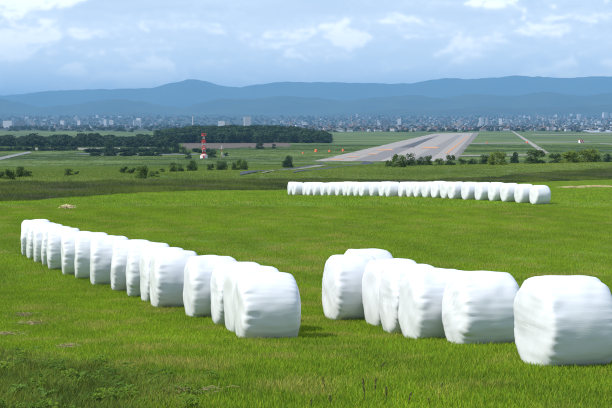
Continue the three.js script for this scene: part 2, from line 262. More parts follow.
sow('field_grass', tuft(68, { blades: 80, radius: 0.75, h0: 0.05, h1: 0.12, width: 0.028, straw: 0.09, segs: 1 }), mGrass, 'short bright green mown grass round the far row of bales', 'grass', 0.62, 74, 205, 78, (x, z, D, R) => inField(x, z, D) ? [lerp(0.75, 1.25, R()), fieldColor(x, z, R)] : null);
// unmown verge in the near left corner
function weedColor(x, z, R) { const l = clamp(0.5 + fbm2(x * 0.8, z * 0.8, 3) + (R() - 0.5) * 0.5); return new THREE.Color().setRGB(lerp(0.085, 0.23, l), lerp(0.15, 0.32, l), lerp(0.012, 0.03, l)); }
sow('verge_grass', tuft(80, { blades: 60, radius: 0.17, h0: 0.06, h1: 0.22, width: 0.008, straw: 0.14, lean: 0.8 }), mGrass, 'longer dark unmown grass in the near left corner', 'grass', 0.15, 10.5, 22, 81, (x, z, D, R) => rough_edge(x, z) > 0.25 + R() * 0.5 ? [lerp(0.6, 1.1, R()), weedColor(x, z, R)] : null);
// rough bank
function bankColor(x, z, R) { const l = clamp(0.45 + fbm2(x * 0.07, z * 0.045, 4) * 1.2 + (R() - 0.5) * 0.4), b = smooth(0.1, 0.5, fbm2(x * 0.05 + 30, z * 0.09, 3)); return new THREE.Color().setRGB(lerp(lerp(0.055, 0.14, l), 0.2, b * 0.5), lerp(lerp(0.095, 0.2, l), 0.17, b * 0.5), lerp(0.018, 0.07, b)); }
for (let v = 0; v < 2; v++) sow('bank_grass', tuft(84 + v, { blades: 150, radius: 0.8, h0: 0.14, h1: 0.5 + 0.35 * v, width: 0.034, lean: 0.9, straw: 0.1, segs: 1 }), mGrass, ['tall dark rough grass on the bank behind the far bales', 'taller weedy stems scattered through the rough bank'][v], 'grass', v ? 1.9 : 0.95, 66, 262, 86 + v, (x, z, D, R) => { const e = edgeAt(x, D), b = bankAt(x, D); return D > e + n2(x * 0.2, z * 0.2) && D < b + 8 * fbm2(x * 0.05, z * 0.05) ? [[1.1, lerp(0.5, 1.25, R()) * (0.75 + 0.5 * fbm2(x * 0.1, z * 0.07, 2)), 1.1], bankColor(x, z, R)] : null; });
sow('meadow_grass', tuft(88, { blades: 130, radius: 1.5, h0: 0.08, h1: 0.28, width: 0.06, lean: 1.2, straw: 0.08, segs: 1 }), mGrass, 'lighter green meadow grass beyond the rough bank', 'grass', 2.1, 130, 520, 89, (x, z, D, R) => { if (D < bankAt(x, D) - 4 || onRoad(x, z)) return null; const k = clamp(0.5 + 0.9 * fbm2(x * 0.016, z * 0.012 + 2, 4) + (R() - 0.5) * 0.3); return [lerp(0.7, 1.3, R()), new THREE.Color().setRGB(lerp(0.14, 0.24, k), lerp(0.22, 0.32, k), lerp(0.025, 0.045, k))]; });

sow('plain_grass', tuft(90, { blades: 120, radius: 4, h0: 0.15, h1: 0.5, width: 0.2, straw: 0.06, lean: 1.4, segs: 1 }), mGrass, 'uneven rough grass on the airfield plain', 'grass', 5.2, 500, 1050, 91, (x, z, D, R) => { const k = 0.5 + 1.2 * fbm2(x * 0.012, z * 0.02 + 5, 4); if (R() > 0.2 + 0.7 * clamp(k) || onRoad(x, z)) return null; const l = clamp(0.45 + 1.3 * fbm2(x * 0.005, z * 0.011 + 7, 4) + (R() - 0.5) * 0.3); return [lerp(0.7, 1.3, R()), new THREE.Color().setRGB(lerp(0.07, 0.2, l), lerp(0.13, 0.28, l), lerp(0.02, 0.045, l))]; });

// ---------------------------------------------------------------- wrapped bales
const filmTex = tileNoise(512, (N, u, v) => { const c = (k) => Math.cos(v * 6.2832) * k, s = (k) => Math.sin(v * 6.2832) * k; const a = Math.cos(u * 6.2832), b = Math.sin(u * 6.2832); return 0.5 + 0.28 * N(a * 0.8 + 3, c(9), s(9) + b * 0.8) + 0.2 * N(a * 1.2, c(26), s(26) + b) + 0.12 * N(a * 2 + 8, c(60), s(60) + b * 2); }, 9);
const mFilm = new THREE.MeshPhysicalMaterial({ color: lin(0.70, 0.715, 0.735), roughness: 0.33, specularIntensity: 0.9, bumpMap: filmTex, bumpScale: 0.0007 });
function baleGeometry(seed, nu, nv, L, RAD, n0 = 8) {
  const R = rng(seed), o = seed * 13.7, dense = [], prof = [];
  for (let i = 0; i <= 600; i++) { const p = Math.PI * i / 600, c = Math.cos(p), s = Math.sin(p), n = c > 0 ? n0 : n0 * 0.8; dense.push([-Math.sign(c) * Math.pow(Math.abs(c), 2 / n) * L / 2, Math.pow(Math.abs(s), 2 / n) * RAD]); }
  const len = [0]; for (let i = 1; i < dense.length; i++) len.push(len[i - 1] + Math.hypot(dense[i][0] - dense[i - 1][0], dense[i][1] - dense[i - 1][1]));
  let q = 0; for (let j = 0; j <= nv; j++) { const w = len[600] * j / nv; while (q < 599 && len[q + 1] < w) q++; const t = clamp((w - len[q]) / (len[q + 1] - len[q] || 1)); prof.push([lerp(dense[q][0], dense[q + 1][0], t), j === 0 || j === nv ? 0 : lerp(dense[q][1], dense[q + 1][1], t)]); }
  const taper = (R() - 0.5) * 0.05, barrel = 0.03 + R() * 0.04, tiltX = (R() - 0.5) * 0.07, ang = [R() * 3, R() * 3], lumps = 0.009 + R() * 0.008;
  const pos = [], uv = [], idx = [];
  for (let j = 0; j <= nv; j++) for (let i = 0; i <= nu; i++) {
    const th = -Math.PI / 2 + 2 * Math.PI * i / nu, c = Math.cos(th), s = Math.sin(th); let [t, r] = prof[j];
    const rt = Math.abs(t) / (L / 2), rr = r / RAD, side = smooth(0.55, 0.95, rr), end = smooth(0.80, 0.99, rt);
    const cc = Math.cos(2 * Math.PI * i / nu), ss = Math.sin(2 * Math.PI * i / nu);
    // slow lumps of the forage inside
    let dr = lumps * n3(cc * 1.3 + o, ss * 1.3, t * 1.9) + 0.003 * n3(cc * 3.1 + o, ss * 3.1 + 5, t * 3.3) - barrel * RAD * (t > 0 ? 1.1 : 0.5) * rt * rt * side;
    dr += taper * t;
    // pleats of the film gathered over the rim, fading along the side
    const rim = Math.exp(-Math.pow((rt - 0.86) / (rt > 0.86 ? 0.11 : 0.26), 2)) * smooth(0.5, 0.85, rr), sgn = t < 0 ? 1 : 2.3;
    const pl = n3(cc * 3.4 + o * sgn, ss * 3.4, t * 1.2 + sgn) * 0.5 + (1 - Math.abs(n3(cc * 5.2 - o, ss * 5.2 + sgn, t * 0.9)) * 2) * 0.6 + 0.34 * n3(cc * 10, ss * 10 + o, t * 1.4);
    dr += rim * pl * (t < 0 ? 0.025 : 0.015);
    // bands of film along the side
    dr += side * (1 - end) * (0.0035 * n3(cc * 9 + o, ss * 9, t * 0.7) + 0.0012 * n3(cc * 22, ss * 22 + o, t * 0.8 + 3));
    let y = s * (r + dr * smooth(0, 0.5, rr)), z = c * (r + dr * smooth(0, 0.5, rr)), x = t;
    if (end > 0) { // creases running over the flat ends
      const sd = t < 0 ? -1 : 1; let e = 0.022 * (1 - rr * rr) - 0.012;
      for (const a of ang) { const p = y * Math.cos(a + sd) + z * Math.sin(a + sd), w = -y * Math.sin(a + sd) + z * Math.cos(a + sd); e += 0.003 * n3(p * 7 + o, w * 1.1, sd * 4 + a) + 0.0008 * n3(p * 20 + o, w * 1.5, a); }
      x += sd * end * (e + 0.02 * n3(y * 1.6 + o, z * 1.6, sd));
    }
    x += tiltX * y;
    const low = -RAD * 0.86; if (y < low) y = low - (low - y) * 0.42; // settled on the ground
    if (y < 0) z *= 1 + 0.05 * smooth(0, -RAD, y);
    pos.push(x, y, z); uv.push(x / 1.2 + 0.3 * (1 - rr), end > 0.5 ? y * 0.7 + z * 0.2 : i / nu * 3);
  }
  for (let j = 0; j < nv; j++) for (let i = 0; i < nu; i++) { const p = j * (nu + 1) + i; if (j > 0) idx.push(p, p + nu + 1, p + 1); if (j < nv - 1) idx.push(p + 1, p + nu + 1, p + nu + 2); }
  const g = new THREE.BufferGeometry(); g.setAttribute('position', new THREE.Float32BufferAttribute(pos, 3)); g.setAttribute('uv', new THREE.Float32BufferAttribute(uv, 2)); g.setIndex(idx); g.computeVertexNormals();
  const N = g.attributes.normal, P = g.attributes.position, v1 = new THREE.Vector3(), v2 = new THREE.Vector3();
  for (let j = 0; j <= nv; j++) { const a = j * (nu + 1), b = a + nu; v1.fromBufferAttribute(N, a).add(v2.fromBufferAttribute(N, b)).normalize(); N.setXYZ(a, v1.x, v1.y, v1.z); N.setXYZ(b, v1.x, v1.y, v1.z); }
  for (const [j, sx] of [[0, -1], [nv, 1]]) for (let i = 0; i <= nu; i++) N.setXYZ(j * (nu + 1) + i, sx, 0, 0);
  v1.set(0, 0, 0); if (N.getY(Math.floor(nv / 2) * (nu + 1) + nu / 2) < 0) { for (let i = 0; i < N.count; i++) N.setXYZ(i, -N.getX(i), -N.getY(i), -N.getZ(i)); const t = g.index.array; for (let i = 0; i < t.length; i += 3) { const k = t[i + 1]; t[i + 1] = t[i + 2]; t[i + 2] = k; } for (const [j, sx] of [[0, -1], [nv, 1]]) for (let i = 0; i <= nu; i++) N.setXYZ(j * (nu + 1) + i, sx, 0, 0); }
  g.computeBoundingBox(); g.translate(0, -g.boundingBox.min.y, 0);
  return g;
}
const baleNear = [0, 1, 2, 3, 4, 5, 6, 7].map((k) => baleGeometry(201 + k * 7, 132, 84, [1.12, 1.06, 1.15, 1.08, 1.1, 1.05, 1.13, 1.09][k], 0.69, [9, 10, 8, 9, 11, 8.5, 8, 9][k]));
const baleFar = [0, 1, 2, 3].map((k) => baleGeometry(301 + k * 5, 48, 36, 1.1, 0.675, 8));
function bale(px, D, k, geos, label, group, turn = 0, size = 1, tall = 1) {
  const m = new THREE.Mesh(geos[k % geos.length], mFilm), left = rise(px, 204, D).x, x = left + 0.65 * size;
  m.rotation.y = 0.22 + turn; m.scale.set(size, size * tall, size * (tall > 1 ? 0.955 : 1)); m.rotation.z = 0.02 * Math.sin(px * 3.1); m.position.set(x, height(x, -D) - 0.045, -D);
  return top(m, 'wrapped_bale', label, 'hay bale', group);
}
{
  const R = rng(401);
  const left = [[232, 22.0, 0], [221, 23.4, 1], [206, 24.75, 5], [182, 26.15, 2], [147, 28.05, 3], [137, 29.4, 4], [123, 30.8, 6], [107, 32.2, 7], [88, 34.0, 2], [71, 35.9, 5], [59, 37.6, 0], [45, 39.7, 6], [38, 41.0, 1], [31, 42.3, 4], [24, 43.65, 3], [19, 45, 7]];
  left.forEach(([px, D, k], i) => bale(px, D, k, baleNear, i === 0 ? 'white wrapped bale at the near right end of the left row' : i === left.length - 1 ? 'white wrapped bale at the far left end of the left row' : `${ORD[i]} white wrapped bale from the near end of the left row`, 'left row of white wrapped bales', (R() - 0.5) * 0.14, 1, i === 0 ? 0.985 : i < 3 ? 1.03 : i < 14 ? 1.075 + 0.05 * (R() - 0.5) : 1.05));
  const right = [[520, 16.55, 4, 'largest white wrapped bale, cut by the right edge of the photo'], [445, 20.4, 6, 'white wrapped bale left of the nearest one in the right row'], [401, 21.75, 2, 'third white wrapped bale from the right edge, in the right row'], [378, 23.15, 5, 'fourth white wrapped bale from the right edge, in the right row'], [363, 24.65, 1, 'narrow-looking white wrapped bale second from left in the right row'], [322, 25.8, 3, 'white wrapped bale standing farthest left in the right row'], [340, 27.5, 0, 'white wrapped bale mostly hidden behind the leftmost of the right row']];
  right.forEach(([px, D, k, l], i) => bale(px, D, k, baleNear, l, 'right row of white wrapped bales', (R() - 0.5) * 0.12, 1, [1, 1.0, 1.03, 1.06, 1.1, 1.1, 1.11][i]));
  const edges = [530, 515, 500.5, 488, 475, 461.5, 448, 440.5, 431, 422, 413, 406, 398, 385, 378.5, 369, 359, 353, 346, 342, 335, 327, 320, 312, 306, 302, 291.5, 287];
  let last = 0;
  edges.forEach((px, i) => { let D = 52.4 / ((px - 306) / F + 0.4927); D = Math.max(D, last + 1.24); last = D;
    bale(px, D, i, baleFar, i === 0 ? 'white wrapped bale at the right end of the distant row' : i === edges.length - 1 ? 'white wrapped bale at the left end of the distant row' : `${ORD[i]} white wrapped bale from the right end of the distant row`, 'distant row of white wrapped bales', (R() - 0.5) * 0.12, 1 + (R() - 0.5) * 0.05); });
}

// ---------------------------------------------------------------- bushes and trees
const mLeaf = [[0.11, 0.18, 0.035], [0.07, 0.125, 0.03], [0.19, 0.26, 0.035], [0.04, 0.08, 0.03]].map(([r, g, b]) => new THREE.MeshPhysicalMaterial({ color: lin(r, g, b), vertexColors: true, roughness: 0.9, transmission: 0.35, thickness: 0, specularIntensity: 0.3, side: THREE.DoubleSide }));
const mBark = std(0.09, 0.07, 0.055, 0.95);
function crownGeometry(seed, leaves, size, shape) {       // unit crown: 1 m tall from y = 0, about 1 m wide
  const R = rng(seed), cl = [], pos = [], col = [], idx = [];
  const nC = shape === 'spire' ? 14 : 40;
  for (let i = 0; i < nC; i++) { const y = shape === 'spire' ? 0.12 + 0.8 * i / nC : i < 14 ? 0.05 + 0.12 * R() : 0.1 + 0.74 * R(), lim = shape === 'spire' ? 0.32 * (1 - y * 0.85) : shape === 'upright' ? 0.27 * Math.sqrt(clamp(1 - Math.pow((y - 0.25) / 0.72, 2))) : 0.41 * Math.sqrt(clamp(1 - Math.pow((y - 0.25) / 0.72, 2))), a = R() * 6.2832, r = Math.pow(R(), 0.4) * lim; cl.push([Math.cos(a) * r, y, Math.sin(a) * r, lerp(0.09, 0.19, R()) * (shape === 'spire' ? 1.15 - y * 0.7 : 1), lerp(0.8, 1.25, R())]); }
  for (let k = 0; k < leaves; k++) {
    const [cx, cy, cz, cr, ct] = cl[Math.floor(R() * cl.length)], u = R() * 2 - 1, a = R() * 6.2832, rr = cr * Math.cbrt(0.25 + 0.75 * R()), q = Math.sqrt(1 - u * u);
    const p = new THREE.Vector3(cx + Math.cos(a) * q * rr, Math.max(0.02, cy + u * rr), cz + Math.sin(a) * q * rr), s = size * lerp(0.6, 1.3, R());
    E.set(R() * 6.28, R() * 6.28, R() * 6.28); Q.setFromEuler(E);
    const b = pos.length / 3, v = ct * lerp(0.75, 1.2, R());
    for (const [x, y] of [[-0.5, 0], [0, -0.32], [0.5, 0], [0, 0.32]]) { V.set(x * s, y * s, 0).applyQuaternion(Q).add(p); pos.push(V.x, V.y, V.z); col.push(v * lerp(0.9, 1.15, R()), v, v); }
    idx.push(b, b + 1, b + 2, b, b + 2, b + 3);
  }
  const g = new THREE.BufferGeometry(); g.setAttribute('position', new THREE.Float32BufferAttribute(pos, 3)); g.setAttribute('color', new THREE.Float32BufferAttribute(col, 3)); g.setIndex(idx); g.computeVertexNormals(); return g;
}
function trunkGeometry(seed) {
  const R = rng(seed), gs = [];
  const limb = (a, b, r0, r1) => { const d = b.clone().sub(a), g = new THREE.CylinderGeometry(r1, r0, d.length(), 6); g.translate(0, d.length() / 2, 0); g.applyQuaternion(new THREE.Quaternion().setFromUnitVectors(new THREE.Vector3(0, 1, 0), d.normalize())); g.translate(a.x, a.y, a.z); gs.push(g); };
  const mid = new THREE.Vector3(0.02, 0.3, 0); limb(new THREE.Vector3(0, -0.05, 0), mid, 0.035, 0.026); limb(mid, new THREE.Vector3(0.03, 0.8, 0.01), 0.026, 0.008);
  for (let i = 0; i < 5; i++) { const a = R() * 6.28, y = 0.2 + 0.3 * R(); limb(new THREE.Vector3(0.015, y, 0), new THREE.Vector3(Math.cos(a) * 0.26, y + 0.25 + 0.15 * R(), Math.sin(a) * 0.26), 0.016, 0.005); }
  return mergeGeometries(gs);
}
const crowns = { round: [0, 1, 2, 3].map((k) => crownGeometry(500 + k, 4200, 0.06, 'round')), upright: [0, 1].map((k) => crownGeometry(510 + k, 3000, 0.055, 'upright')), spire: [0, 1].map((k) => crownGeometry(520 + k, 2200, 0.06, 'spire')) };
const trunks = [0, 1].map((k) => trunkGeometry(540 + k));
function bush(name, px, base, w, h, shape, tone, label, group, D) {
  const p = D ? rise(px, base, D) : ground(px, base); if (D) p.y = height(p.x, p.z);
  const d = -p.z, t = thing(name, label, name.includes('tree') ? 'tree' : 'bush', group), k = Math.round(px * 7 + base);
  t.position.copy(p).y -= 0.05; t.rotation.y = k;
  const cr = part(t, 'crown', crowns[shape][k % crowns[shape].length], mLeaf[tone]); const sw = w / F * d / (shape === 'round' ? 0.96 : shape === 'upright' ? 0.7 : 0.74), sh = h / F * d;
  const low = group === GR ? 0.92 : 1, big = group === GL ? 1.15 : 1; cr.scale.set(sw * (2 - low) * big, sh * low * big, sw * (2 - low) * big); cr.rotation.y = k * 1.7;
  const tr = part(t, 'trunk', trunks[k % 2], mBark); tr.scale.set(sw * 0.6, sh * 0.85, sw * 0.6);
}
const GL = 'bushes on the left meadow', GR = 'bushes on the right bank';
for (const [px, b, w, h, s, tone, l] of [
  [1, 178.5, 8, 7, 'round', 1, 'low dark bush cut by the left edge of the photo'],
  [10, 180, 11, 10.5, 'round', 1, 'round dark bush second from the left edge'],
  [20.5, 177.5, 9, 11.5, 'upright', 1, 'tall dark bush third from the left edge'],
  [28, 177, 9, 6.5, 'round', 1, 'low bush right of the tall dark one at far left'],
  [69, 176, 9, 7.5, 'round', 0, 'lone light green bush on the left meadow'],
  [77, 175, 5, 4, 'round', 1, 'very small bush beside the lone light green one'],
  [124, 174, 8, 7.5, 'round', 1, 'dark round bush, left of the low pair beside the pale bush'],
  [132, 174, 9, 6, 'round', 1, 'low dark bush touching the pale round one'],
  [142.5, 179, 13, 13, 'round', 0, 'largest pale green bush left of the control mast'],
  [154, 177, 12, 6, 'round', 0, 'low spreading bush right of the largest pale one'],
  [162, 172.5, 6, 4, 'round', 1, 'tiny low bush left of the two upright ones'],
  [173, 172.5, 7, 10, 'upright', 1, 'pointed dark bush left of the mast'],
  [180, 172, 7, 8, 'upright', 1, 'smaller bush just right of the pointed dark one'],
  [192, 171.5, 10, 11, 'round', 1, 'dark full bush just left of the red and white mast'],
  [210.5, 171, 7, 7, 'round', 1, 'small bush just right of the red and white mast'],
  [219, 170.5, 6, 9.5, 'upright', 1, 'left half of the twin dark bushes right of the mast'],
  [224, 170.5, 7, 10, 'upright', 1, 'right half of the twin dark bushes right of the mast'],
  [234, 170.5, 5, 8.5, 'upright', 1, 'slim upright bush beside the wide green one'],
  [242, 170.5, 11, 10.5, 'round', 0, 'wide green bush at the right end of the meadow row'],
  [288, 168, 10, 12, 'round', 3, 'lone very dark round tree beside the dark road'],
]) bush('bush', px, b, w, h, s, tone, l, GL);
for (const [px, b, w, h, s, tone, l, D] of [
  [389, 165.5, 8, 8, 'round', 0, 'small bush at the left end of the right bank', 285],
  [399, 168, 15, 15.5, 'round', 0, 'big green bush in front of the runway', 270],
  [410, 166, 11, 15.5, 'upright', 1, 'dark upright bush behind the big one by the runway', 290],
  [421, 165, 11, 11, 'round', 1, 'dark bush below the runway paint bar', 300],
  [428.5, 165, 8, 13, 'upright', 1, 'pointed bush in the middle of the runway end', 295],
  [439, 165.5, 10, 9, 'round', 0, 'low bush beneath the long orange stripe', 290],
  [450.5, 165, 11, 13, 'round', 1, 'dark bush at the right corner of the runway', 290],
  [462, 164, 9, 8, 'round', 1, 'low dark bush just right of the runway', 300],
  [472, 164, 10, 8, 'round', 1, 'second low dark bush right of the runway', 300],
  [485, 163.5, 12, 13, 'upright', 1, 'upright dark bush behind the bright yellow-green one', 300],
  [497.5, 166, 19, 16.5, 'round', 2, 'bright yellow-green round bush left of the dark lone tree', 270],
  [514.5, 162, 8.5, 15, 'round', 3, 'dark narrow tree standing alone right of the bright bush', 330],
  [535.5, 166, 20, 17, 'round', 1, 'broad dark bush beside the end of the taxiway', 275],
  [555, 165.5, 14, 12, 'round', 1, 'middling dark bush left of the widest bright bush', 280],
  [571, 164.5, 20, 15, 'round', 2, 'left lobe of the widest yellow-green thicket on the right', 275],
  [588, 164.5, 24, 17, 'round', 2, 'tallest yellow-green bush in the thicket at right', 285],
  [607.5, 163, 8, 12, 'round', 3, 'small dark bush at the right edge of the photo', 320],
  [620, 164, 16, 12, 'round', 1, 'dark bush just past the right edge of the photo', 300],
]) bush('bush', px, b, w, h, s, tone, l, GR, D);
// trees standing out before the woods
const GT = 'trees on the far side of the airfield';
for (const [px, b, w, h, s, tone, l] of [
  [166, 154, 12, 9, 'round', 3, 'dark tree at the left of the thicket by the ploughed field'],
  [175, 153, 13, 11, 'round', 3, 'tallest dark tree in the thicket by the ploughed field'],
  [183, 154, 9, 8, 'round', 1, 'tree at the right of the thicket by the ploughed field'],
  [188, 158.5, 8, 8, 'round', 1, 'green tree just left of the mast base'],
  [212, 157.5, 12, 7, 'round', 1, 'low dark tree right behind the mast'],
  [260, 149, 9, 7, 'round', 3, 'dark square clump of trees by the ploughed field'],
  [274, 148.5, 5, 5, 'round', 3, 'small dark tree right of the square clump'],
  [85, 147.5, 6, 13, 'spire', 3, 'dark conifer in front of the left wood'],
  [109, 149.5, 11, 8, 'round', 3, 'round dark tree before the left wood'],
  [136, 149.5, 8, 7, 'round', 3, 'smaller round tree before the left wood'],
  [160, 150, 12, 10, 'round', 3, 'dark tree where the left wood meets the rise'],
  [226, 156, 5, 4, 'round', 3, 'tiny dark tree right of the antenna mast'],
]) bush('tree', px, b, w, h, s, tone, l, GT);

// woods that read as one mass
{
  const wood = (name, seed, list, tone, label) => {
    const m = new THREE.InstancedMesh(crownGeometry(seed, 420, 0.15, 'round'), mLeaf[tone], list.length), R = rng(seed);
    list.forEach(([x, z, w, h, lift], i) => { Q.setFromAxisAngle(V.set(0, 1, 0).clone(), R() * 6.28); M4.compose(V.set(x, height(x, z) + lift - 0.6, z), Q, S.set(w, h, w)); m.setMatrixAt(i, M4); const t = lerp(0.6, 1.25, R()); m.setColorAt(i, COL.setRGB(t, t * lerp(0.9, 1.1, R()), t)); });
    return top(m, name, label, 'wood', null, 'stuff');
  };
  const R = rng(601), left = [], hill = [], city = [];
  for (let i = 0; i < 520; i++) { const px = -40 + 215 * R(), D = lerp(960, 1250, R()), x = (px - CX) / F * D, k = 0.75 + 0.5 * fbm2(px * 0.05, 3, 3); left.push([x, -D, lerp(8, 14, R()), lerp(7.5, 11.5, R()) * k, 0]); }
  for (let i = 0; i < 760; i++) {
    const px = 158 + 170 * R(), D = lerp(1120, 1480, R()), x = (px - CX) / F * D, t = clamp((px - 158) / 40) * (1 - smooth(268, 324, px)), env = 4.5 + 7.5 * Math.pow(t, 0.7) + 1.2 * n2(px * 0.05, 8);
    const lift = (env - 4.5) * smooth(1120, 1320, D);
    hill.push([x, -D, lerp(9, 15, R()), lerp(8, 11, R()), lift * 0.9]);
  }
  for (let i = 0; i < 2200; i++) { const px = -60 + 740 * R(), D = 2350 * Math.pow(10500 / 2350, Math.pow(R(), 0.75)), x = (px - CX) / F * D, s = Math.sqrt(D / 3500); city.push([x, -D, lerp(8, 20, R()) * s, lerp(5, 11, R()) * s, 0]); }
  wood('left_wood', 610, left, 3, 'dark line of woodland across the left of the plain');
  wood('hill_wood', 611, hill, 3, 'dark wooded rise behind the red and white mast');
  const hedge = []; for (const [p0, p1, y0, y1, n] of [[0, 34, 151, 150.4, 26], [38, 80, 150.6, 150.2, 34], [86, 165, 152.4, 151.6, 90], [92, 160, 155.6, 155.9, 40], [195, 215, 152.6, 153, 14]]) for (let i = 0; i < n; i++) { const t = R(), g = ground(lerp(p0, p1, t), lerp(y0, y1, t) + (R() - 0.5) * 0.9); hedge.push([g.x, g.z, lerp(3, 6, R()), lerp(1.4, 3.6, R()), 0.4]); }
  wood('field_hedges', 613, hedge, 3, 'low dark hedges across the left plain');
  wood('city_trees', 612, city, 3, 'dark trees scattered through the distant city');
  // the rise the wood stands on
  const pos = [], idx = [], n = 40, r = 14;
  for (let j = 0; j <= r; j++) for (let i = 0; i <= n; i++) { const px = 156 + 172 * i / n, D = lerp(1110, 1600, j / r), t = clamp((px - 158) / 40) * (1 - smooth(268, 324, px)), e = 7.5 * Math.pow(t, 0.7) * smooth(1120, 1320, D) * (1 - smooth(1450, 1600, D)) * 0.9; const x = (px - CX) / F * D; pos.push(x, e - 0.15, -D); }
  for (let j = 0; j < r; j++) for (let i = 0; i < n; i++) { const p = j * (n + 1) + i; idx.push(p, p + 1, p + n + 1, p + 1, p + n + 2, p + n + 1); }
  const g = new THREE.BufferGeometry(); g.setAttribute('position', new THREE.Float32BufferAttribute(pos, 3)); g.setIndex(idx); upward(g); structure('wooded_rise', g, std(0.04, 0.06, 0.025, 1), 'low rise under the dark wood', 'hill');
}

// ---------------------------------------------------------------- the city
const mWall = [[0.56, 0.57, 0.58], [0.33, 0.335, 0.34], [0.36, 0.31, 0.27], [0.22, 0.24, 0.27], [0.36, 0.33, 0.31], [0.15, 0.18, 0.22]].map((c) => std(...c, 0.85));
const mRoof = [[0.18, 0.2, 0.24], [0.3, 0.13, 0.1], [0.12, 0.2, 0.28], [0.4, 0.4, 0.4]].map((c) => std(...c, 0.7));
const boxG = new THREE.BoxGeometry(1, 1, 1).translate(0, 0.5, 0);
const gableG = (() => { const s = new THREE.Shape(); s.moveTo(-0.54, 0); s.lineTo(0.54, 0); s.lineTo(0, 0.5); s.closePath(); return new THREE.ExtrudeGeometry(s, { depth: 1.08, bevelEnabled: false }).translate(0, 0, -0.54); })();
function building(px, D, w, d, h, wall, roof, gable, label, group, name = 'city_building') {
  const x = (px - CX) / F * D, t = thing(name, label, 'building', group); t.position.set(x, height(x, -D) - 0.4, -D); t.rotation.y = (px * 3.7 % 1) * 0.6 - 0.3;
  part(t, 'walls', boxG, mWall[wall]).scale.set(w, h, d);
  const r = part(t, 'roof', gable ? gableG : boxG, mRoof[roof]); r.position.y = h; r.scale.set(gable ? w : w * 0.92, gable ? w * 0.5 : 1.2, gable ? d : d * 0.92);
}
